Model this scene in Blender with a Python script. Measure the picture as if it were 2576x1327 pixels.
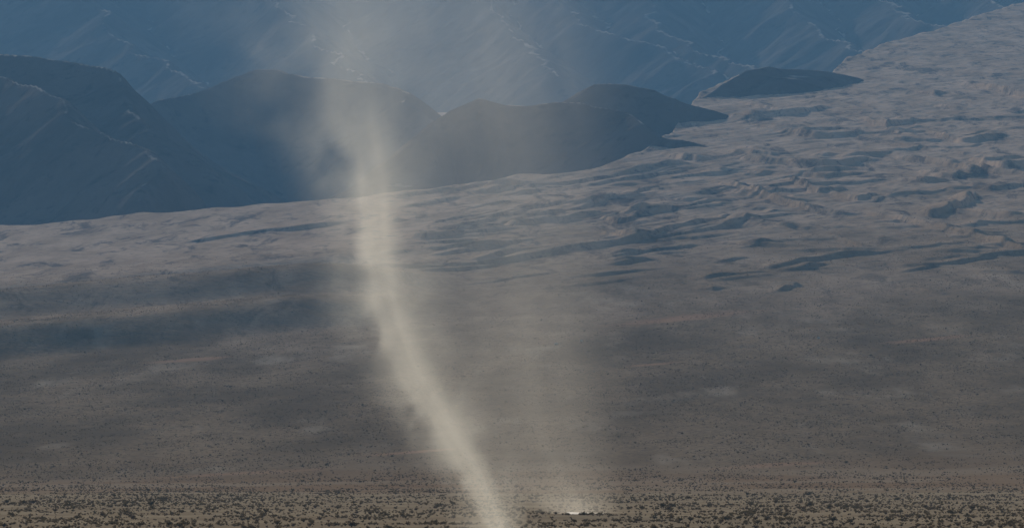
import bpy, math, random
import numpy as np
from mathutils import Vector

# ------------------------------------------------------------------ scene, camera, light
for o in list(bpy.data.objects):
    bpy.data.objects.remove(o, do_unlink=True)
SC = bpy.context.scene
COL = SC.collection
R = math.radians

EYE = 16.3                 # camera height above the desert flat, metres
FOC = 15021.0              # bearings and elevations below are written as tan * FOC
CX, HY = 1287.5, 1152.0    # straight ahead / eye level in those units

cam_d = bpy.data.cameras.new('camera')
cam_d.sensor_width = 36.0
cam_d.lens = 36.0 * FOC / 2575.0
cam_d.clip_start = 1.0
cam_d.clip_end = 60000.0
cam = bpy.data.objects.new('camera', cam_d)
COL.objects.link(cam)
cam.location = (0, 0, EYE)
cam.rotation_euler = (R(90) + math.atan((HY - 663.5) / FOC), 0, 0)
SC.camera = cam

SUN_AZ, SUN_EL = -12.0, 16.5      # from straight ahead (+Y), negative = to the left
wd = bpy.data.worlds.new('World')
SC.world = wd
wd.use_nodes = True
nt = wd.node_tree
bg = nt.nodes['Background']
sky = nt.nodes.new('ShaderNodeTexSky')
sky.sky_type = 'NISHITA'
sky.sun_disc = False
sky.sun_elevation = R(SUN_EL)
sky.sun_rotation = R(SUN_AZ)
sky.altitude = 1200
sky.air_density = 1.0
sky.dust_density = 1.0
nt.links.new(sky.outputs[0], bg.inputs[0])
bg.inputs[1].default_value = 0.055

sun_d = bpy.data.lights.new('sun', 'SUN')
sun_d.energy = 5.0
sun_d.angle = R(0.53)
sun_d.color = (1.0, 0.93, 0.84)
sun = bpy.data.objects.new('sun', sun_d)
COL.objects.link(sun)
to_sun = Vector((math.sin(R(SUN_AZ)) * math.cos(R(SUN_EL)), math.cos(R(SUN_AZ)) * math.cos(R(SUN_EL)), math.sin(R(SUN_EL))))
sun.rotation_euler = (-to_sun).to_track_quat('-Z', 'Y').to_euler()
sun.location = (-800, 400, 900)

vs = SC.view_settings
vs.view_transform = 'Standard'
vs.look = 'None'
vs.exposure = 0.25
vs.gamma = 1.0
vs.use_curve_mapping = False

cy = SC.cycles
cy.max_bounces = 4
cy.diffuse_bounces = 2
cy.volume_bounces = 1
cy.use_denoising = True
cy.volume_max_steps = 256

# ------------------------------------------------------------------ helpers
def tag(o, label, cat=None, group=None, kind=None):
    if label: o['label'] = label
    if cat: o['category'] = cat
    if group: o['group'] = group
    if kind: o['kind'] = kind
    return o

def mesh_np(name, V, F, smooth=True):
    """V (n,3), F (m,k) arrays -> mesh"""
    me = bpy.data.meshes.new(name)
    V = np.asarray(V, dtype=np.float32); F = np.asarray(F, dtype=np.int32)
    m, k = F.shape
    me.vertices.add(len(V)); me.vertices.foreach_set('co', V.ravel())
    me.loops.add(m * k); me.loops.foreach_set('vertex_index', F.ravel())
    me.polygons.add(m); me.polygons.foreach_set('loop_start', np.arange(m, dtype=np.int32) * k)
    me.polygons.foreach_set('use_smooth', np.full(m, smooth))
    me.update(calc_edges=True)
    return me

def obj(name, me, mats=()):
    o = bpy.data.objects.new(name, me)
    for m in mats: me.materials.append(m)
    COL.objects.link(o)
    return o

def grid_faces(nr, nc):
    i = np.arange(nr - 1)[:, None] * nc + np.arange(nc - 1)[None, :]
    return np.stack([i, i + 1, i + nc + 1, i + nc], -1).reshape(-1, 4)

_rng = np.random.RandomState(11)
PERM = _rng.permutation(4096).astype(np.int64)
GA = _rng.rand(4096) * 2 * np.pi
GX, GY = np.cos(GA), np.sin(GA)
def gnoise(x, y, seed=0):
    """2-D gradient noise, about -0.7..0.7"""
    x = np.asarray(x, float) + seed * 17.13; y = np.asarray(y, float) - seed * 9.71
    xi = np.floor(x).astype(np.int64); yi = np.floor(y).astype(np.int64)
    fx = x - xi; fy = y - yi
    u = fx * fx * fx * (fx * (fx * 6 - 15) + 10); v = fy * fy * fy * (fy * (fy * 6 - 15) + 10)
    def g(ax, ay, dx, dy):
        h = PERM[(PERM[(xi + ax) & 4095] + yi + ay) & 4095]
        return GX[h] * dx + GY[h] * dy
    a = g(0, 0, fx, fy); b = g(1, 0, fx - 1, fy); c = g(0, 1, fx, fy - 1); d = g(1, 1, fx - 1, fy - 1)
    return a + u * (b - a) + v * (c - a + u * (a - b - c + d))

def fbm(x, y, o=4, seed=0, gain=.5):
    s = 0; a = 1; f = 1
    for k in range(o):
        s = s + a * gnoise(x * f, y * f, seed + k * 3.3); a *= gain; f *= 2.03
    return s

def ridged(x, y, o=4, seed=0, gain=.5):
    """0..~1, sharp crests high"""
    s = 0; a = 1; f = 1; t = 0
    for k in range(o):
        n = 1 - np.minimum(1, np.abs(gnoise(x * f, y * f, seed + k * 5.1)) * 2.2)
        s = s + a * n * n; t += a; a *= gain; f *= 2.1
    return s / t

def sstep(a, b, x):
    t = np.clip((x - a) / (b - a), 0, 1)
    return t * t * (3 - 2 * t)

# ------------------------------------------------------------------ terrain function
YT = np.array([0, 2400, 2900, 3300, 4000, 5000, 6000, 7000, 8000, 9000, 12000, 14000, 16000, 22000.])
# elevation (FOC units) of the surface straight ahead at those distances, beyond the flat
EV = np.array([0, 0, 1231, 1195, 1060, 900, 770, 660, 560, 470, 230, 100, 20, -40.])
ZT = EYE + (HY - EV) / FOC * YT
ZT[0:2] = 0.0
ZT[2] = 1.5
_yy = np.linspace(0, 22000, 2201)
_zz = np.interp(_yy, YT, ZT)
_k = np.hanning(61); _k /= _k.sum()
_zs = np.convolve(np.pad(_zz, 30, mode='edge'), _k, 'valid')
_zs[_yy < 1800] = 0
def z_mid(Y): return np.interp(Y, _yy, _zs)

# terrace risers and low hills on the fan, surveyed as runs of (u, v, height): bearing = 1006 + .6092 u, elevation = .6092 v
RISERS = [
    [(0, 1112, 12), (100, 1110, 26), (190, 1112, 8), (270, 1108, 20), (330, 1098, 8), (400, 1082, 32), (500, 1062, 46), (560, 1052, 20), (620, 1044, 26), (700, 1030, 12), (780, 1022, 18), (850, 1012, 26), (950, 1002, 8), (1050, 990, 7), (1200, 968, 9), (1350, 930, 14), (1450, 908, 22), (1530, 898, 12), (1610, 888, 26), (1720, 872, 6)],
    [(0, 985, 16), (60, 990, 20), (130, 988, 26), (230, 975, 20), (300, 968, 8), (360, 962, 14), (450, 955, 6), (560, 945, 4)],
    [(830, 905, 8), (900, 915, 30), (950, 905, 10), (1000, 880, 14), (1060, 868, 5)],
    [(800, 955, 6), (870, 965, 14), (930, 985, 56), (1000, 985, 56), (1050, 968, 12), (1110, 945, 16), (1160, 935, 6), (1220, 925, 20), (1300, 915, 6), (1420, 895, 4)],
    [(400, 930, 4), (480, 935, 26), (550, 925, 10), (640, 915, 4)],
    [(440, 792, 6), (540, 780, 16), (650, 765, 10), (760, 750, 14), (860, 732, 8), (950, 712, 14), (1020, 700, 22), (1110, 690, 22), (1200, 680, 6)],
    [(420, 905, 3), (520, 895, 10), (650, 875, 14), (720, 862, 5), (800, 840, 12), (880, 822, 5), (950, 802, 9), (1100, 762, 5)],
    [(1300, 752, 4), (1380, 772, 14), (1480, 800, 26), (1540, 818, 14), (1610, 842, 36), (1700, 870, 24), (1800, 882, 12), (1900, 884, 5)],
    [(1900, 880, 6), (1980, 892, 20), (2060, 905, 14), (2150, 922, 30), (2250, 950, 38), (2330, 968, 24), (2400, 985, 42), (2500, 1010, 36), (2620, 1035, 30)],
    [(1480, 1108, 5), (1560, 1100, 12), (1650, 1090, 32), (1700, 1078, 16), (1760, 1064, 26), (1850, 1050, 10), (1960, 1048, 4)],
    [(1200, 1152, 4), (1260, 1150, 12), (1320, 1142, 14), (1400, 1134, 6), (1500, 1122, 5)],
    [(2030, 1124, 4), (2150, 1110, 8), (2230, 1095, 5), (2300, 1082, 12), (2400, 1068, 8), (2520, 1048, 16), (2640, 1040, 8)],
    [(1370, 648, 6), (1500, 662, 36), (1600, 672, 56), (1700, 682, 66), (1800, 678, 46), (1900, 662, 30), (1990, 655, 6)],
    [(1180, 704, 4), (1300, 710, 8), (1400, 712, 6), (1500, 716, 9), (1620, 716, 6), (1760, 726, 14), (1860, 720, 10), (1960, 712, 5)],
    [(1590, 742, 5), (1660, 765, 18), (1720, 790, 40), (1780, 788, 20), (1840, 778, 10)],
    [(1780, 798, 5), (1830, 812, 18), (1890, 822, 32), (1960, 812, 8)],
    [(2030, 648, 8), (2150, 660, 28), (2300, 682, 36), (2450, 710, 32), (2620, 728, 18)],
    [(2350, 668, 6), (2420, 682, 30), (2480, 692, 60), (2640, 682, 90)],
    [(2150, 722, 5), (2220, 726, 22), (2290, 730, 34), (2350, 726, 16), (2420, 718, 5)],
    [(2080, 746, 4), (2170, 750, 16), (2260, 745, 4)],
    [(1360, 470, 5), (1480, 476, 28), (1560, 474, 14), (1640, 465, 24), (1780, 440, 8)],
    [(1560, 540, 5), (1640, 548, 14), (1710, 560, 28), (1790, 560, 14), (1850, 556, 20), (1930, 548, 4)],
    [(1910, 488, 6), (1960, 506, 22), (2010, 520, 36), (2080, 502, 12), (2140, 495, 4)],
    [(2180, 538, 6), (2240, 562, 24), (2310, 582, 34), (2370, 578, 16), (2440, 565, 22), (2520, 560, 5)],
    [(2140, 376, 4), (2210, 386, 16), (2270, 380, 4)],
    [(2330, 348, 5), (2400, 356, 22), (2470, 366, 34), (2620, 404, 56)],
    [(2130, 880, 6), (2190, 884, 34), (2260, 872, 52), (2330, 846, 40), (2390, 800, 12)],
    [(2360, 770, 5), (2440, 780, 20), (2540, 765, 12), (2640, 760, 6)],
    [(1080, 640, 4), (1160, 646, 16), (1230, 652, 20), (1300, 655, 6)],
    [(1800, 985, 4), (1850, 1000, 20), (1900, 1020, 14), (1960, 1030, 4)],
    [(2080, 1190, 3), (2190, 1205, 12), (2240, 1215, 4)], [(1550, 1205, 4), (1590, 1192, 16), (1630, 1180, 5)], [(1240, 1190, 3), (1290, 1188, 10), (1340, 1184, 3)],
    [(-960, 1010, 3), (-820, 992, 8), (-660, 968, 9), (-540, 950, 6), (-430, 942, 12), (-300, 925, 12), (-210, 915, 6)],
]
_sr = random.Random(4)
for _ in range(260):
    u = _sr.uniform(-20, 2600); v = _sr.uniform(430, 1180)
    if u < 1300 and v < 790 - .11 * u: continue
    if v > 1020 and _sr.random() < .6: continue
    sl = _sr.uniform(.08, .17) if u < 1350 or _sr.random() < .3 else _sr.uniform(-.16, .05)
    ln = _sr.uniform(70, 240); hh = _sr.uniform(4, 13)
    RISERS.append([(u + ln * f, v - sl * ln * f, hh * w * _sr.uniform(.6, 1.2)) for f, w in ((-1, .15), (-.45, .8), (0, 1), (.5, .7), (1, .1))])
def bearing(X, Y): return CX + FOC * X / np.maximum(Y, 1.0)

def tilt_k(Y): return np.interp(Y, [0, 2600, 4000, 6000, 8000, 22000], [0, 0, 70, 115, 160, 160])

def fan_el(px, Y):
    return HY - FOC * (z_mid(Y) - EYE) / Y - tilt_k(Y) * (np.clip(px, -300, 2900) - CX) / 2575.0

EDGE_P = np.array([-400, 0, 930, 1500, 1620, 1690, 1760, 1860, 1890, 2060, 2130, 2575, 3000])
EDGE_Y = np.array([8650, 8780, 9000, 9300, 9700, 10200, 11500, 12100, 11500, 11600, 12450, 14200, 15500])
_yt = np.linspace(3300, 14500, 1500)
def at_el(px, el):
    """distance at which the smooth fan shows at this elevation"""
    e = fan_el(px, _yt)
    return np.interp(-el, -e, _yt)
RS_W = []
for run in RISERS:
    q = np.array(run, float)
    p = 1006 + .6092 * q[:, 0]; h = .6092 * np.minimum(q[:, 2], 13 + .14 * q[:, 2]); e = .6092 * q[:, 1]
    Y0 = np.array([float(at_el(pp, ee + hh * .5)) for pp, ee, hh in zip(p, e, h)])
    X0 = (p - CX) / FOC * Y0
    o_ = np.argsort(X0)
    xs_ = np.linspace(X0.min() - 8, X0.max() + 8, 90)
    ys_ = np.interp(xs_, X0[o_], Y0[o_]); hs_ = np.interp(xs_, X0[o_], (1.35 * h * Y0 / FOC)[o_])
    k_ = np.hanning(15); k_ /= k_.sum()
    ys_ = np.convolve(np.pad(ys_, 7, mode='edge'), k_, 'valid'); hs_ = np.convolve(np.pad(hs_, 7, mode='edge'), k_, 'valid')
    RS_W.append((xs_, ys_, hs_ * sstep(0, 14, np.arange(90)) * sstep(89, 75, np.arange(90))))

def ground_z(X, Y):
    X = np.asarray(X, float); Y = np.asarray(Y, float)
    px = bearing(X, Y)
    pc = np.clip(px, -300, 2900)
    z = z_mid(Y) + tilt_k(Y) * (pc - CX) / 2575.0 * Y / FOC
    # the back edge of the fan: beyond it the surface drops to the valley floor
    ye = np.interp(px, EDGE_P, EDGE_Y) + (130 + 60 * sstep(1950, 2200, px)) * fbm(px / 240, px * 0, 3)
    over = Y - ye
    ze = z_mid(ye) + tilt_k(ye) * (pc - CX) / 2575.0 * ye / FOC
    soft = 140.0
    back = ze - 0.14 * over
    floor_ = EYE + (HY - np.interp(Y, [9000, 11000, 12000, 13000, 15500, 22000], [760, 620, 520, 420, 295, 220])) / FOC * Y
    back = np.where(px < 2600, np.maximum(back, floor_), back)
    w = sstep(-soft, soft * 2, over)
    z = z * (1 - w) + back * w
    # dissected ground: ridges that run up the fan towards its head, away to the right
    a = X * .58 + Y * .81; b = X * .81 - Y * .58
    el = HY - FOC * (z - EYE) / np.maximum(Y, 1)
    wx = 60 * fbm(X / 300, Y / 420, 3, 5)
    zone = sstep(760, 560, el + .06 * (px - CX)) * sstep(850, 1150, px) * sstep(9000, 6500, el * 10)
    zone = np.where(Y > 5000, zone, 0)
    r1 = ridged((b + wx) / 150, a / 620, 3, 2)
    r2 = ridged((b + wx * .6) / 60, a / 240, 3, 8)
    r3 = ridged(X / 260 + fbm(X / 500, Y / 500, 2, 3), Y / 330, 4, 14)
    right = sstep(1750, 2150, px)
    z = z + zone * (4.0 * (r1 - .4) * (1 - .5 * right) + 1.6 * (r2 - .4) + right * 3.0 * (r3 - .45) * sstep(600, 480, el - .12 * (px - 2100)))
    a2 = -X * .5 + Y * .87; b2 = X * .87 + Y * .5
    st1 = fbm((b + wx * .4) / 42, a / 330, 3, 81); st2 = fbm((b2 + wx * .4) / 46, a2 / 260, 3, 84)
    mixr = sstep(1850, 2250, px + 120 * gnoise(X / 200, Y / 300, 9))
    z = z + zone * (3.2 + .8 * mixr) * (st1 * (1 - mixr) + st2 * mixr)
    # gentle swales and fine relief everywhere on the slope
    onfan = sstep(2900, 4200, Y)
    left = sstep(1000, 500, px)
    z = z + onfan * (1.1 * fbm((b + wx) / 70, a / 420, 3, 21) + .5 * fbm(X / 22, Y / 40, 3, 23))
    # two long low swells added on the open side to make soft shaded bands
    for (Ys, Hs, F0, wid) in ((6620, 31, 270, .9), (6050, 24, 230, 1.0), (7450, 12, 170, .8)):
        d = Y - Ys - 1.15 * X + 90 * fbm(X / 260, Y / 500, 2, 71)
        side = sstep(-20, -230, X)
        z = z + side * Hs * sstep(-F0, 0, d) * sstep(900, 0, d)
    z = z + (1 - onfan) * (.25 * fbm(X / 60, Y / 60, 3, 31))
    for (X0, Y0, H0) in RS_W:
        m = (X > X0[0]) & (X < X0[-1]) & (Y > Y0.min() - 200) & (Y < Y0.max() + 900)
        if not m.any(): continue
        xm, ym = X[m], Y[m]
        n1 = fbm(xm / 80, ym / 300, 3, 41); n2 = fbm(xm / 26, ym / 90, 2, 43)
        H = np.interp(xm, X0, H0) * (1.08 + .3 * n1)
        dy = ym - np.interp(xm, X0, Y0) + 34 * n1 + 5 * n2
        z[m] = z[m] + H * sstep(-(H * 1.5 + 5), 4, dy) * sstep(H * 16 + 90, 0, dy)
    return z

# ------------------------------------------------------------------ node helpers
class NB:
    def __init__(s, name):
        s.m = bpy.data.materials.new(name); s.m.use_nodes = True
        s.t = s.m.node_tree; s.t.nodes.clear()
        s.out = s.t.nodes.new('ShaderNodeOutputMaterial')
    def n(s, typ, **kw):
        nd = s.t.nodes.new(typ)
        for k, v in kw.items(): setattr(nd, k, v)
        return nd
    def l(s, a, b): s.t.links.new(a, b)
    def val(s, sock, v):
        if isinstance(v, (int, float)): sock.default_value = v
        elif isinstance(v, tuple): sock.default_value = v
        else: s.l(v, sock)
    def math(s, op, a, b=0.0, c=0.0, clamp=False):
        nd = s.n('ShaderNodeMath', operation=op, use_clamp=clamp)
        s.val(nd.inputs[0], a); s.val(nd.inputs[1], b); s.val(nd.inputs[2], c)
        return nd.outputs[0]
    def vmath(s, op, a, b):
        nd = s.n('ShaderNodeVectorMath', operation=op)
        s.val(nd.inputs[0], a); s.val(nd.inputs[1], b)
        return nd.outputs[0]
    def noise(s, vec, scale, detail=3.0, rough=.55, dist=0.0):
        nd = s.n('ShaderNodeTexNoise')
        s.l(vec, nd.inputs['Vector']); nd.inputs['Scale'].default_value = scale
        nd.inputs['Detail'].default_value = detail; nd.inputs['Roughness'].default_value = rough
        nd.inputs['Distortion'].default_value = dist
        return nd.outputs['Fac']
    def mix(s, f, a, b):
        nd = s.n('ShaderNodeMix', data_type='RGBA')
        s.val(nd.inputs[0], f); s.val(nd.inputs[6], a); s.val(nd.inputs[7], b)
        return nd.outputs[2]
    def ramp(s, f, lo, hi, smooth=True):
        nd = s.n('ShaderNodeMapRange', interpolation_type='SMOOTHSTEP' if smooth else 'LINEAR')
        s.val(nd.inputs[0], f); nd.inputs[1].default_value = lo; nd.inputs[2].default_value = hi
        return nd.outputs[0]
    def curve(s, f, pts):
        nd = s.n('ShaderNodeFloatCurve')
        s.val(nd.inputs['Value'], f)
        c = nd.mapping.curves[0]
        while len(c.points) < len(pts): c.points.new(.5, .5)
        for p, (x, y) in zip(c.points, pts): p.location = (x, y)
        nd.mapping.update()
        return nd.outputs[0]

def c4(r, g, b): return (r, g, b, 1.0)

# ------------------------------------------------------------------ desert ground
g = NB('desert_soil')
tc = g.n('ShaderNodeTexCoord'); P = tc.outputs['Object']
sx = g.n('ShaderNodeSeparateXYZ'); g.l(P, sx.inputs[0])
# stretched along the washes
mp = g.n('ShaderNodeMapping'); g.l(P, mp.inputs[0]); mp.inputs['Rotation'].default_value = (0, 0, R(35.6))
mp.inputs['Scale'].default_value = (1, .16, 1)
flat = g.mix(g.ramp(g.noise(P, .012, 4), .35, .65), c4(.35, .255, .155), c4(.46, .345, .215))
flat = g.mix(g.ramp(g.noise(P, .11, 3), .45, .7), flat, c4(.30, .215, .135))
brown = g.mix(g.ramp(g.noise(P, .006, 3), .4, .6), c4(.31, .20, .115), c4(.37, .265, .17))
low = g.mix(g.ramp(g.noise(mp.outputs[0], .012, 5, .6), .3, .7), c4(.20, .138, .08), c4(.38, .268, .165))
low = g.mix(g.ramp(g.noise(P, .25, 3, .7), .4, .7), low, c4(.165, .12, .078))
mw = g.n('ShaderNodeMapping'); g.l(P, mw.inputs[0]); mw.inputs['Rotation'].default_value = (0, 0, R(40)); mw.inputs['Scale'].default_value = (1, .09, 1)
wash = g.ramp(g.noise(mw.outputs[0], .024, 4, .6), .52, .72)
low = g.mix(g.math('MULTIPLY', wash, g.math('MULTIPLY', g.ramp(g.noise(P, .004, 3), .40, .62), .6)), low, c4(.48, .38, .275))
for (p_, e_, wx_, wy_) in ((1720, 800, 45, 130), (2330, 852, 22, 70), (1640, 916, 14, 40), (1050, 1135, 14, 60), (610, 1190, 22, 90), (1940, 1170, 20, 60), (480, 905, 25, 60)):
    y_ = float(at_el(p_, e_)); x_ = (p_ - CX) / FOC * y_
    rm = g.n('ShaderNodeMapping', vector_type='TEXTURE'); g.l(P, rm.inputs[0])
    rm.inputs['Location'].default_value = (x_, y_, 0); rm.inputs['Rotation'].default_value = (0, 0, R(-35)); rm.inputs['Scale'].default_value = (wx_, wy_, 1e6)
    ln = g.n('ShaderNodeVectorMath', operation='LENGTH'); g.l(rm.outputs[0], ln.inputs[0])
    f_ = g.ramp(g.math('ADD', ln.outputs['Value'], g.math('MULTIPLY', g.math('SUBTRACT', g.noise(P, .03, 4, .65), .5), 1.6)), 1.15, .2)
    low = g.mix(g.math('MULTIPLY', f_, .75), low, c4(.46, .27, .165))
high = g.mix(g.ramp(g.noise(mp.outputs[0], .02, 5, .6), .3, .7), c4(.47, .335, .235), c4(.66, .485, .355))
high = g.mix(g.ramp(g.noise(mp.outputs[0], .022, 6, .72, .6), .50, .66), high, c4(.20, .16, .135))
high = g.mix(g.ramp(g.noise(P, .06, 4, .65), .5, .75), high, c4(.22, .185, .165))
wob = g.math('ADD', g.math('MULTIPLY', g.math('SUBTRACT', g.noise(P, .004, 4), .5), 900.0), g.math('MULTIPLY', g.math('SUBTRACT', g.noise(mp.outputs[0], .006, 5, .65), .5), g.math('MULTIPLY', g.ramp(sx.outputs[1], 3400, 5000), 3600.0)))
yw = g.math('ADD', sx.outputs[1], wob)
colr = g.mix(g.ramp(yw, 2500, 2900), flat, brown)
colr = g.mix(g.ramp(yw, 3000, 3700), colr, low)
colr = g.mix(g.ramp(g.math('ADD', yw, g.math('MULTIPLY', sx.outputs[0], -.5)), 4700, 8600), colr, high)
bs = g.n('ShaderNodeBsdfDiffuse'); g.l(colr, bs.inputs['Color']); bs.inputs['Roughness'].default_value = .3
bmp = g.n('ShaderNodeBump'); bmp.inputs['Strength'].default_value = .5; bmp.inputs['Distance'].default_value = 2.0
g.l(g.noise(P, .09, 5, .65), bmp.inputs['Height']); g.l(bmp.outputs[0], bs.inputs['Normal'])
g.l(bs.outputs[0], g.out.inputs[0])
MAT_SOIL = g.m

t_mid = (np.linspace(-140, 2715, 700) - CX) / FOC
t_l = -np.geomspace(.42, -t_mid[0], 32)[:-1]
t_r = np.geomspace(t_mid[-1], .42, 32)[1:]
T = np.concatenate([t_l, t_mid, t_r])
Yr = np.concatenate([np.linspace(60, 1240, 12), np.linspace(1260, 2900, 60), np.linspace(2915, 5000, 130)[1:],
                     np.linspace(5000, 6400, 180)[1:], np.linspace(6400, 10800, 720)[1:], np.linspace(10800, 14600, 400)[1:], np.linspace(14600, 20500, 60)[1:]])
TT, YY = np.meshgrid(T, Yr)
XX = TT * YY
ZZ = ground_z(XX, YY)
me = mesh_np('desert_ground', np.stack([XX, YY, ZZ], -1).reshape(-1, 3), grid_faces(*XX.shape))
ground = obj('desert_ground', me, [MAT_SOIL])
tag(ground, 'pale desert flat rising into a wide gullied alluvial fan', kind='structure')

# ------------------------------------------------------------------ mountains
g = NB('mountain_rock')
tc = g.n('ShaderNodeTexCoord'); P = tc.outputs['Object']
geo = g.n('ShaderNodeNewGeometry'); sn = g.n('ShaderNodeSeparateXYZ'); g.l(geo.outputs['Normal'], sn.inputs[0])
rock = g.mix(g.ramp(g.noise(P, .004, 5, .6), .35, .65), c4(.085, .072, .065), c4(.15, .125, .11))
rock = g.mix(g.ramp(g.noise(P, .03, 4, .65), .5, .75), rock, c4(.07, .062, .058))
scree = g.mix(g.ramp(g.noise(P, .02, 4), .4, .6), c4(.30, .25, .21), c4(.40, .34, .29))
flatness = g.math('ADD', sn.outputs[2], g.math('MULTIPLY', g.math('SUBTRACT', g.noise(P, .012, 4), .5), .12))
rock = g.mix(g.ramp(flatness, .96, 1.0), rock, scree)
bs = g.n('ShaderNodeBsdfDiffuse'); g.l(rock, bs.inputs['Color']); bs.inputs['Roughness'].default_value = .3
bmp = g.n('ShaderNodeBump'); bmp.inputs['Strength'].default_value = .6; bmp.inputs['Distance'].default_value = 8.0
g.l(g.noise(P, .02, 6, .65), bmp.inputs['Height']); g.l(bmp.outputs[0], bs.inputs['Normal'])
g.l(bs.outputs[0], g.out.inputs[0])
MAT_ROCK = g.m

def W(p, e, Y): return ((p - CX) / FOC * Y, Y, EYE + (HY - e) / FOC * Y)

def mountain(label, ridges, slope, box, n=(260, 200), rough=26.0, seed=0, wl=260.0, sink=60.0, skirt=None):
    """ridges: polylines of (x, y, z) crest points with a flank slope each"""
    x0, x1, y0, y1 = box
    xs = np.linspace(x0, x1, n[0]); ys = np.linspace(y0, y1, n[1])
    X, Y = np.meshgrid(xs, ys)
    wx = X + 70 * fbm(X / 330, Y / 330, 3, seed + 1); wy = Y + 70 * fbm(X / 330, Y / 330, 3, seed + 2)
    Z = np.full(X.shape, -1e5); D = np.full(X.shape, 1e9)
    for pts, sl in ridges:
        for (a, b) in zip(pts[:-1], pts[1:]):
            dx, dy = b[0] - a[0], b[1] - a[1]
            t = np.clip(((wx - a[0]) * dx + (wy - a[1]) * dy) / (dx * dx + dy * dy + 1e-9), 0, 1)
            d = np.hypot(wx - a[0] - t * dx, wy - a[1] - t * dy)
            d2 = np.sqrt(d * d + 7.0 ** 2) - 7.0
            h = a[2] + t * (b[2] - a[2]) - sl * d2 + .10 * sl * np.minimum(d2, 900) ** 2 / 900
            Z = np.maximum(Z, h); D = np.minimum(D, d)
    amp = rough * np.clip(D / 120, .12, 1.6)
    Z = Z + amp * (ridged(wx / wl, wy / wl, 5, seed + 7) - .5) * 1.6 + amp * .18 * fbm(X / 40, Y / 40, 3, seed + 9)
    G = ground_z(X, Y)
    Z = np.maximum(Z, G - sink)
    me = mesh_np('mountain', np.stack([X, Y, Z], -1).reshape(-1, 3), grid_faces(*X.shape))
    o = obj('mountain', me, [MAT_ROCK])
    return tag(o, label, 'mountain', kind='structure')

# the near dark massif on one side, with its long spur
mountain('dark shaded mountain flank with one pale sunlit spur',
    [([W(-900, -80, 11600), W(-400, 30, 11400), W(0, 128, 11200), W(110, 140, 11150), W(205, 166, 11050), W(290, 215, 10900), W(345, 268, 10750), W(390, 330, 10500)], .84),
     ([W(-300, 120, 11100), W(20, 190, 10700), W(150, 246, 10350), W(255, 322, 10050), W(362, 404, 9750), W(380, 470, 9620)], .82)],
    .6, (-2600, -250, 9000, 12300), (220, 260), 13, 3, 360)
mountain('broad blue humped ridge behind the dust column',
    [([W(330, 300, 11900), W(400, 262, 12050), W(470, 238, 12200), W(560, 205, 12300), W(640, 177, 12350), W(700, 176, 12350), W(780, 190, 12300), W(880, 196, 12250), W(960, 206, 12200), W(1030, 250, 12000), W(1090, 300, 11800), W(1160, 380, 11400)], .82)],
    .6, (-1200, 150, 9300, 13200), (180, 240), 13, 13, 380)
mountain('low blue hill with two soft summits rising above the fan edge',
    [([W(1000, 350, 10000), W(1090, 298, 10080), W(1150, 272, 10100), W(1230, 246, 10120), W(1290, 262, 10120), W(1340, 264, 10100), W(1400, 254, 10080), W(1460, 256, 10060), W(1540, 282, 10000), W(1620, 312, 9900), W(1720, 352, 9780), W(1800, 386, 9680), W(1850, 410, 9600)], .82)],
    .6, (-330, 480, 9300, 10700), (200, 200), 9, 23, 200)
mountain('smooth dark blue domed hill on the upper fan',
    [([W(1340, 280, 10750), W(1420, 232, 10720), W(1490, 213, 10680), W(1570, 213, 10640), W(1650, 225, 10600), W(1720, 246, 10540), W(1790, 275, 10500), W(1850, 302, 10520), W(1890, 324, 10560)], .70)],
    .6, (-20, 480, 10000, 11300), (150, 160), 5, 33, 240)
mountain('small dark wedge shaped spur between the pale slopes',
    [([W(1765, 250, 11240), W(1830, 208, 11300), W(1890, 176, 11340), W(1960, 165, 11380), W(2030, 172, 11440), W(2100, 186, 11500), W(2160, 202, 11560)], .82)],
    .6, (280, 800, 10950, 12100), (150, 160), 5, 43, 200)
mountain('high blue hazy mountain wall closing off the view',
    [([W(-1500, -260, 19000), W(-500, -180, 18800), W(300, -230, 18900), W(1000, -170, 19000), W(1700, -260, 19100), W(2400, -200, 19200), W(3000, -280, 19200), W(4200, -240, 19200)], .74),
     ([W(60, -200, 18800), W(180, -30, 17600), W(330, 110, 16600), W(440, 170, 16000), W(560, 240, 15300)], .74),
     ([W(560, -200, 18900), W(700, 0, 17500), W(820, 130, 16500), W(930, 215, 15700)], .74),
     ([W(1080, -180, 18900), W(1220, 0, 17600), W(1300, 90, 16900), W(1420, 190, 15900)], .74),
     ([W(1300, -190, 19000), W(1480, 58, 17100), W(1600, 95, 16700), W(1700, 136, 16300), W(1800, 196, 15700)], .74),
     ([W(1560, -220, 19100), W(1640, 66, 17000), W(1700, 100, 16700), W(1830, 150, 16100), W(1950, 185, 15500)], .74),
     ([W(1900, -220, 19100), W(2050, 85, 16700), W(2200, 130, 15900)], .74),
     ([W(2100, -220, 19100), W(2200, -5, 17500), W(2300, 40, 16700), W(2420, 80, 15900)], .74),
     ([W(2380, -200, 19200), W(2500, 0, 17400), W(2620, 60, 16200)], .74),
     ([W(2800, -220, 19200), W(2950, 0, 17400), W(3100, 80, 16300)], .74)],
    .5, (-3600, 3600, 14700, 20400), (420, 260), 6, 53, 520, 90)

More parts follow.
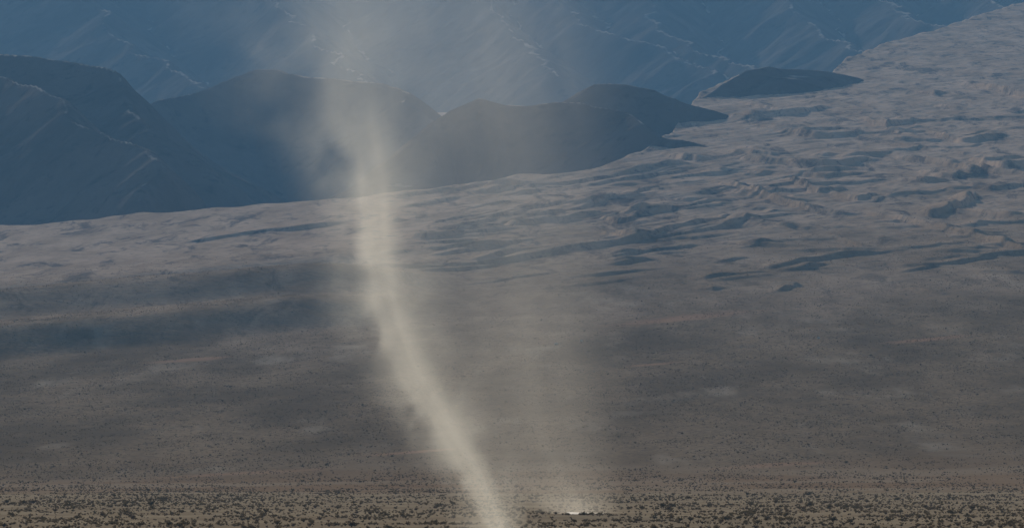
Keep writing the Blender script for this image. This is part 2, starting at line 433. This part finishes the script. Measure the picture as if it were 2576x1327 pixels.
# ------------------------------------------------------------------ pale sand patch
rngp = np.random.RandomState(3)
def sand_patch(p0, y0, rx, ry, label):
    X0 = (p0 - CX) / FOC * y0
    n = 40; V = [(X0, y0)]
    for k in range(n):
        a = 2 * math.pi * k / n; q = 1 + .22 * math.sin(3 * a + 1) + .12 * rngp.randn()
        V.append((X0 + rx * q * math.cos(a), y0 + ry * q * math.sin(a)))
    V = np.array(V); z = ground_z(V[:, 0], V[:, 1]) + .12
    z[1:] -= .10
    F = np.array([(0, 1 + k, 1 + (k + 1) % n) for k in range(n)])
    me = mesh_np('sand_patch', np.column_stack([V, z]), F)
    return tag(obj('sand_patch', me, [MAT_SAND]), label, kind='structure')
g = NB('bleached_sand')
tc = g.n('ShaderNodeTexCoord'); bs = g.n('ShaderNodeBsdfPrincipled')
g.l(g.mix(g.ramp(g.noise(tc.outputs['Object'], .3, 3), .4, .6), c4(.42, .35, .26), c4(.54, .46, .35)), bs.inputs['Base Color'])
bs.inputs['Roughness'].default_value = .9; g.l(bs.outputs[0], g.out.inputs[0])
MAT_SAND = g.m
PATCHES = [(1450, 1785, 3.4, 26), (1495, 1772, 3.6, 6)]
sand_patch(*PATCHES[0], 'bleached bare sand where the faint plume lifts off')
sand_patch(*PATCHES[1], 'thin bleached sand strip beside the plume foot')

# ------------------------------------------------------------------ shrubs
def shrub_mat(name, leaf_a, leaf_b):
    g = NB(name); tc = g.n('ShaderNodeTexCoord'); oi = g.n('ShaderNodeObjectInfo')
    bs = g.n('ShaderNodeBsdfPrincipled')
    f = g.math('ADD', g.math('MULTIPLY', g.noise(tc.outputs['Object'], 6, 2), .6), g.math('MULTIPLY', oi.outputs['Random'], .45))
    g.l(g.mix(f, c4(*leaf_a), c4(*leaf_b)), bs.inputs['Base Color'])
    bs.inputs['Roughness'].default_value = .85; bs.inputs['Specular IOR Level'].default_value = .15
    tr = g.n('ShaderNodeBsdfTranslucent'); g.l(bs.inputs['Base Color'].links[0].from_socket, tr.inputs[0])
    mx = g.n('ShaderNodeMixShader'); mx.inputs[0].default_value = .35; g.l(bs.outputs[0], mx.inputs[1]); g.l(tr.outputs[0], mx.inputs[2])
    g.l(mx.outputs[0], g.out.inputs[0]); return g.m
M_OLIVE = shrub_mat('olive_leaves', (.10, .075, .042), (.165, .125, .07))
M_DRY = shrub_mat('dry_leaves', (.10, .07, .045), (.17, .125, .08))
M_TWIG = shrub_mat('grey_twigs', (.05, .04, .03), (.10, .08, .06))

def shrub_mesh(name, seed, w, h, nleaf, leafmat, spread=1.0):
    """twiggy desert shrub about 1 m across the base unit: stems fan out from the root, leaf tufts sit towards their ends"""
    rn = random.Random(seed); V = []; F = []; mi = []
    def tri(a, b, c, m): F.append((len(V), len(V) + 1, len(V) + 2)); V.extend((a, b, c)); mi.append(m)
    tips = []
    for k in range(9):
        a = 2 * math.pi * (k + rn.random() * .7) / 9; le = rn.uniform(.55, 1.0)
        r = w * .5 * le * rn.uniform(.5, 1.0) * spread; zt = h * rn.uniform(.55, 1.0)
        tip = Vector((r * math.cos(a), r * math.sin(a), zt)); tips.append(tip)
        s = Vector((-math.sin(a), math.cos(a), 0)) * .018
        tri(Vector((0, 0, -.06)) - s, Vector((0, 0, -.06)) + s, tip, 1)
        s2 = Vector((math.cos(a), math.sin(a), 0)) * .018
        tri(Vector((0, 0, -.06)) - s2, Vector((0, 0, -.06)) + s2, tip, 1)
    for k in range(nleaf):
        tip = tips[k % 9]; f = rn.uniform(.35, 1.1)
        c = Vector((tip.x * f, tip.y * f, tip.z * (f ** .7) * rn.uniform(.55, 1.0))) + Vector((rn.gauss(0, .09), rn.gauss(0, .09), rn.gauss(0, .05)))
        c.z = max(.06, c.z); s = rn.uniform(.08, .17)
        u = Vector((rn.gauss(0, 1), rn.gauss(0, 1), rn.gauss(0, 1))).normalized()
        v = u.orthogonal().normalized(); q = u.cross(v)
        tri(c + v * s, c - v * s * .6 + q * s * .8, c - v * s * .5 - q * s * .8, 0)
        tri(c + q * s, c - q * s * .6 + u * s * .8, c - q * s * .5 - u * s * .8, 0)
    me = mesh_np(name, np.array([tuple(v) for v in V]), np.array(F), smooth=False)
    me.materials.append(leafmat); me.materials.append(M_TWIG)
    me.polygons.foreach_set('material_index', np.array(mi, dtype=np.int32))
    return me
KINDS = [('rounded dark olive shrub growing low on the pale desert flat', 'rounded olive shrubs on the flat', shrub_mesh('olive_shrub', 1, 1.15, .75, 60, M_OLIVE), 'creosote_bush'),
         ('tall open olive shrub with splayed stems on the pale flat', 'splayed olive shrubs on the flat', shrub_mesh('splayed_shrub', 2, 1.1, 1.0, 46, M_OLIVE, 1.2), 'splayed_bush'),
         ('dry brown twiggy shrub on the pale desert flat', 'dry brown shrubs on the flat', shrub_mesh('dry_shrub', 3, 1.0, .6, 44, M_DRY), 'dry_bush'),
         ('squat spreading dark shrub hugging the pale flat', 'squat spreading shrubs on the flat', shrub_mesh('squat_shrub', 4, 1.4, .5, 60, M_OLIVE, 1.1), 'squat_bush')]

rs = np.random.RandomState(77)
DEN_Y = [1290, 1800, 2600, 3300, 4500, 6000, 7600]; DEN_V = [.050, .042, .036, .060, .080, .055, .003]
def scatter(y0, y1):
    t0, t1 = (-800 - CX) / FOC, (2575 + 800 - CX) / FOC
    dm = max(DEN_V)
    n = int((t1 - t0) * (y1 ** 2 - y0 ** 2) / 2 * dm)
    Y = np.sqrt(rs.rand(n) * (y1 ** 2 - y0 ** 2) + y0 ** 2); t = t0 + rs.rand(n) * (t1 - t0); X = t * Y
    cl = fbm(X / 26, Y / 60, 3, 61) + .6 * fbm(X / 120, Y / 260, 2, 66)
    keep = rs.rand(n) < np.clip(.58 + 1.7 * cl, .06, 1) * np.interp(Y, DEN_Y, DEN_V) / dm
    X, Y = X[keep], Y[keep]
    return X, Y, np.interp(Y, [1300, 2500, 4000], [.66, .56, .42]) * np.exp(rs.randn(len(X)) * .42)
SXs, SYs, SS = scatter(1290, 7600)
keep = np.ones(len(SXs), bool)
for (p, y0, rx, ry) in PATCHES:
    keep &= (((SXs - (p - CX) / FOC * y0) / (rx * 1.1)) ** 2 + ((SYs - y0) / (ry * 1.3)) ** 2) > 1
SXs, SYs, SS = SXs[keep], SYs[keep], SS[keep]
SZs = ground_z(SXs, SYs)
ROT = rs.rand(len(SXs)) * 6.283
KD = rs.choice(4, len(SXs), p=[.36, .2, .22, .22])
bx = bearing(SXs, SYs)
inview = (bx > 15) & (bx < 2560) & (HY + FOC * EYE / SYs < 1322)
app = np.where(inview, SS / SYs, 0)
top = np.argsort(-app)[:300]
first = {}
for i in top:
    lab, grp, me, nm = KINDS[KD[i]]
    o = bpy.data.objects.new(nm, me); COL.objects.link(o)
    o.location = (SXs[i], SYs[i], SZs[i]); o.scale = (SS[i],) * 3; o.rotation_euler = (0, 0, ROT[i])
    if SYs[i] < 1500 and abs(bx[i] - 1235) < 95:
        lab = lab.split(' growing')[0].split(' on the')[0].split(' hugging')[0] + ' near the foot of the dust column'; grp += ' by the dust column'
    elif abs(bx[i] - 1470) < 90 and 1650 < SYs[i] < 1900:
        lab = lab.split(' growing')[0].split(' on the')[0].split(' hugging')[0] + ' beside the bleached sand patch'; grp += ' by the sand patch'
    tag(o, lab, 'shrub', grp); first.setdefault(int(KD[i]), o)
rest = np.ones(len(SXs), bool); rest[top] = False
me = bpy.data.meshes.new('shrub_cover')
idx = np.where(rest)[0]
me.vertices.add(len(idx))
me.vertices.foreach_set('co', np.column_stack([SXs[idx], SYs[idx], SZs[idx]]).astype(np.float32).ravel())
for nm, dat, ty in (('size', SS[idx], 'FLOAT'), ('turn', ROT[idx], 'FLOAT'), ('pick', KD[idx], 'INT')):
    at = me.attributes.new(nm, ty, 'POINT'); at.data.foreach_set('value', np.asarray(dat, dtype=np.float32 if ty == 'FLOAT' else np.int32))
cover = obj('shrub_cover', me)
tag(cover, 'speckled cover of small dark shrubs over flat and lower fan', kind='stuff')
gt = bpy.data.node_groups.new('scatter', 'GeometryNodeTree')
gt.interface.new_socket('Geometry', in_out='INPUT', socket_type='NodeSocketGeometry')
gt.interface.new_socket('Geometry', in_out='OUTPUT', socket_type='NodeSocketGeometry')
N = gt.nodes; L = gt.links
gi = N.new('NodeGroupInput'); go = N.new('NodeGroupOutput')
iop = N.new('GeometryNodeInstanceOnPoints'); L.new(gi.outputs[0], iop.inputs['Points'])
jn = N.new('GeometryNodeJoinGeometry')
for k in reversed(range(4)):
    oi = N.new('GeometryNodeObjectInfo'); oi.inputs['Object'].default_value = first[k]; oi.transform_space = 'ORIGINAL'
    oi.inputs['As Instance'].default_value = True
    L.new(oi.outputs['Geometry'], jn.inputs[0])
L.new(jn.outputs[0], iop.inputs['Instance'])
iop.inputs['Pick Instance'].default_value = True
def attr(nm, ty):
    a = N.new('GeometryNodeInputNamedAttribute'); a.data_type = ty; a.inputs['Name'].default_value = nm
    return a.outputs['Attribute']
L.new(attr('pick', 'INT'), iop.inputs['Instance Index'])
cxyz = N.new('ShaderNodeCombineXYZ'); L.new(attr('turn', 'FLOAT'), cxyz.inputs[2])
L.new(cxyz.outputs[0], iop.inputs['Rotation']); L.new(attr('size', 'FLOAT'), iop.inputs['Scale'])
L.new(iop.outputs[0], go.inputs[0])
cover.modifiers.new('scatter', 'NODES').node_group = gt

# ------------------------------------------------------------------ pale boulders on the fan
g = NB('pale_boulder'); tc = g.n('ShaderNodeTexCoord'); bs = g.n('ShaderNodeBsdfPrincipled')
g.l(g.mix(g.ramp(g.noise(tc.outputs['Object'], .8, 4), .35, .65), c4(.38, .35, .31), c4(.50, .46, .41)), bs.inputs['Base Color'])
bs.inputs['Roughness'].default_value = .9; g.l(bs.outputs[0], g.out.inputs[0]); MAT_BOULDER = g.m
def boulder(p, e, w, seed, label):
    rn = np.random.RandomState(seed)
    Y = float(at_el(p, e)); X = (p - CX) / FOC * Y
    import bmesh
    bm = bmesh.new(); bmesh.ops.create_icosphere(bm, subdivisions=2, radius=1.0)
    for v in bm.verts:
        q = 1 + .16 * rn.randn(); v.co = Vector((v.co.x * w * .5 * q, v.co.y * w * .45 * q, v.co.z * w * .36 * q))
    me = bpy.data.meshes.new('boulder'); bm.to_mesh(me); bm.free()
    o = obj('boulder', me, [MAT_BOULDER]); o.location = (X, Y, float(ground_z(np.array([X]), np.array([Y]))[0]) + w * .16)
    return tag(o, label, 'boulder', 'pale boulders on the fan')
boulder(1398, 866, 3.4, 1, 'pale boulder on the fan just right of the dust column')
boulder(1462, 858, 2.8, 2, 'smaller pale boulder up slope beside a larger one')
boulder(2058, 850, 3.0, 3, 'lone pale boulder on the open fan')

# ------------------------------------------------------------------ dust
def tube_mesh(name, axis, rad, nseg=20):
    n = len(axis); V = []; F = []
    rn = np.random.RandomState(5)
    for (a, r) in zip(axis, rad):
        for k in range(nseg):
            q = 2 * math.pi * k / nseg
            V.append((a[0] + r * math.cos(q), a[1] + r * math.sin(q), a[2]))
    for i in range(n - 1):
        for k in range(nseg):
            k2 = (k + 1) % nseg
            F.append((i * nseg + k, i * nseg + k2, (i + 1) * nseg + k2, (i + 1) * nseg + k))
    me = bpy.data.meshes.new(name)
    F.append(tuple(range(nseg))[::-1]); F.append(tuple((n - 1) * nseg + k for k in range(nseg)))
    me.from_pydata(V, [], F); me.update()
    return me

def dust(name, label, tab, Y, ybase, yend, dens_pts, dmax, halo, halo_gain, colr, streak, step, aniso, hollow=0.0, hr=1.6):
    """tab: rows (elevation, bearing, half width). The thing stands on the ground at distance Y."""
    m = Y / FOC
    X0 = (tab[0][1] - CX) * m
    zz = lambda e: (ybase - e) * m
    H = zz(yend)
    # dense sampling of axis and radius
    es = np.linspace(ybase, yend, 34)
    ta = np.array(tab, float)
    ax = np.interp(-es, -ta[:, 0], ta[:, 1]); rr = np.interp(-es, -ta[:, 0], ta[:, 2])
    k = np.array([1, 2, 3, 2, 1.]); k /= k.sum()
    ax = np.convolve(np.pad(ax, 2, mode='edge'), k, 'valid'); ax[0] = tab[0][1]
    rr = np.convolve(np.pad(rr, 2, mode='edge'), k, 'valid')
    axm = (ax - tab[0][1]) * m; rm = rr * m; zs = zz(es)
    rout = rm * max(halo * hr, 1.9)
    me = tube_mesh(name, [(x, 0, z) for x, z in zip(axm, zs)], rout, 24)
    gz = float(ground_z(np.array([X0]), np.array([Y]))[0])
    g = NB(name + '_dust')
    tc = g.n('ShaderNodeTexCoord'); s = g.n('ShaderNodeSeparateXYZ'); g.l(tc.outputs['Object'], s.inputs[0])
    zn = g.math('DIVIDE', s.outputs[2], H)
    amin, amax = axm.min() - 1, axm.max() + 1; rmax = rm.max() * 1.05
    sel = list(range(0, 34, 3))
    if sel[-1] != 33: sel.append(33)
    xc = g.math('MULTIPLY_ADD', g.curve(zn, [(zs[i] / H, (axm[i] - amin) / (amax - amin)) for i in sel]), float(amax - amin), float(amin))
    rc = g.math('MULTIPLY', g.curve(zn, [(zs[i] / H, rm[i] / rmax) for i in sel]), float(rmax))
    dz = g.curve(zn, dens_pts)
    # ragged, twisting edge
    mp = g.n('ShaderNodeMapping'); g.l(tc.outputs['Object'], mp.inputs[0]); mp.inputs['Scale'].default_value = (1, 1, .13)
    cmb = g.n('ShaderNodeCombineXYZ'); g.l(g.math('SUBTRACT', s.outputs[0], xc), cmb.inputs[0]); g.l(s.outputs[1], cmb.inputs[1]); g.l(s.outputs[2], cmb.inputs[2])
    g.l(cmb.outputs[0], mp.inputs[0])
    n1 = g.noise(mp.outputs[0], streak, 3, .6, .4)
    n2 = g.noise(tc.outputs['Object'], streak * .33, 3, .55, .6)
    dx = g.math('SUBTRACT', s.outputs[0], xc)
    dx = g.math('ADD', dx, g.math('MULTIPLY', g.math('SUBTRACT', n2, .5), g.math('MULTIPLY', rc, 1.1)))
    d = g.math('DIVIDE', g.math('SQRT', g.math('ADD', g.math('MULTIPLY', dx, dx), g.math('MULTIPLY', s.outputs[1], s.outputs[1]))), rc)
    core = g.ramp(g.math('ADD', d, g.math('MULTIPLY', g.math('SUBTRACT', n1, .5), 1.1)), 1.45, .0)
    if hollow: core = g.math('MULTIPLY', core, g.math('SUBTRACT', 1.0, g.math('MULTIPLY', g.ramp(d, .7, .1), hollow)))
    hal = g.ramp(d, halo * 1.15, .6)
    hal = g.math('MULTIPLY', g.math('MULTIPLY', hal, hal), g.math('MULTIPLY', g.ramp(n2, .32, .68), halo_gain))
    tex = g.math('MULTIPLY_ADD', g.ramp(n1, .32, .68), 1.1, .3)
    de = g.math('MULTIPLY', g.math('ADD', g.math('MULTIPLY', core, tex), hal), g.math('MULTIPLY', dz, dmax))
    de = g.math('DIVIDE', de, rc)                 # same opacity whatever the width
    pv = g.n('ShaderNodeVolumePrincipled'); pv.inputs['Color'].default_value = c4(*colr)
    pv.inputs['Anisotropy'].default_value = aniso; pv.inputs['Density Attribute'].default_value = ''
    g.l(de, pv.inputs['Density']); g.l(pv.outputs[0], g.out.inputs['Volume'])
    try:
        g.m.cycles.volume_step_rate = step
    except Exception: pass
    o = obj(name, me, [g.m]); o.location = (X0, Y, gz - .15)
    return o

col_tab = [(1338, 1258, 34), (1290, 1242, 35), (1240, 1218, 38), (1120, 1154, 46), (1000, 1078, 50), (880, 1008, 55), (760, 970, 58), (650, 950, 56),
           (500, 936, 54), (430, 934, 58), (350, 916, 92), (250, 890, 122), (100, 876, 140), (0, 868, 160), (-200, 850, 190), (-320, 840, 200)]
dd = dust('dust_devil', '', col_tab, 1330.0, 1338, -320,
          [(0, 1.0), (.10, .85), (.25, .66), (.40, .70), (.50, .72), (.56, .54), (.64, .34), (.78, .20), (.90, .12), (1, 0)],
          .56, 4.0, .28, (.88, .84, .74), .24, .35, .25, .35)
tag(dd, 'pale leaning dust devil column twisting up from the desert flat', 'dust devil')
pl_tab = [(1298, 1452, 60), (1250, 1425, 115), (1150, 1350, 185), (1000, 1295, 240), (850, 1285, 245), (700, 1280, 240), (500, 1265, 250), (300, 1235, 280), (100, 1190, 310), (-100, 1150, 330), (-250, 1130, 340)]
dp = dust('dust_plume', '', pl_tab, 1775.0, 1298, -250,
          [(0, 1.0), (.015, .95), (.035, .6), (.08, .42), (.18, .38), (.30, .34), (.42, .22), (.55, .28), (.72, .36), (.88, .2), (1, 0)],
          .32, 1.6, .18, (.86, .80, .69), .06, .5, .25)
tag(dp, 'faint broad plume of dust drifting up from bleached sand', 'dust plume')

# ------------------------------------------------------------------ haze
hz = bpy.data.meshes.new('haze')
x0, x1, y0, y1, z0, z1 = -9000, 9000, -600, 21500, float(ZZ.min()) - 1.0, 1980
V = [(x, y, z) for z in (z0, z1) for y in (y0, y1) for x in (x0, x1)]
hz.from_pydata(V, [], [(0, 2, 3, 1), (4, 5, 7, 6), (0, 1, 5, 4), (2, 6, 7, 3), (0, 4, 6, 2), (1, 3, 7, 5)]); hz.update()
g = NB('haze_air')
pv = g.n('ShaderNodeVolumePrincipled'); pv.inputs['Color'].default_value = c4(.24, .54, .92)
pv.inputs['Density'].default_value = 2.45e-5; pv.inputs['Anisotropy'].default_value = 0.0
pv.inputs['Density Attribute'].default_value = ''
g.l(pv.outputs[0], g.out.inputs['Volume'])
haze = obj('haze', hz, [g.m])
tag(haze, 'thin blue air haze between camera and mountains', kind='stuff')
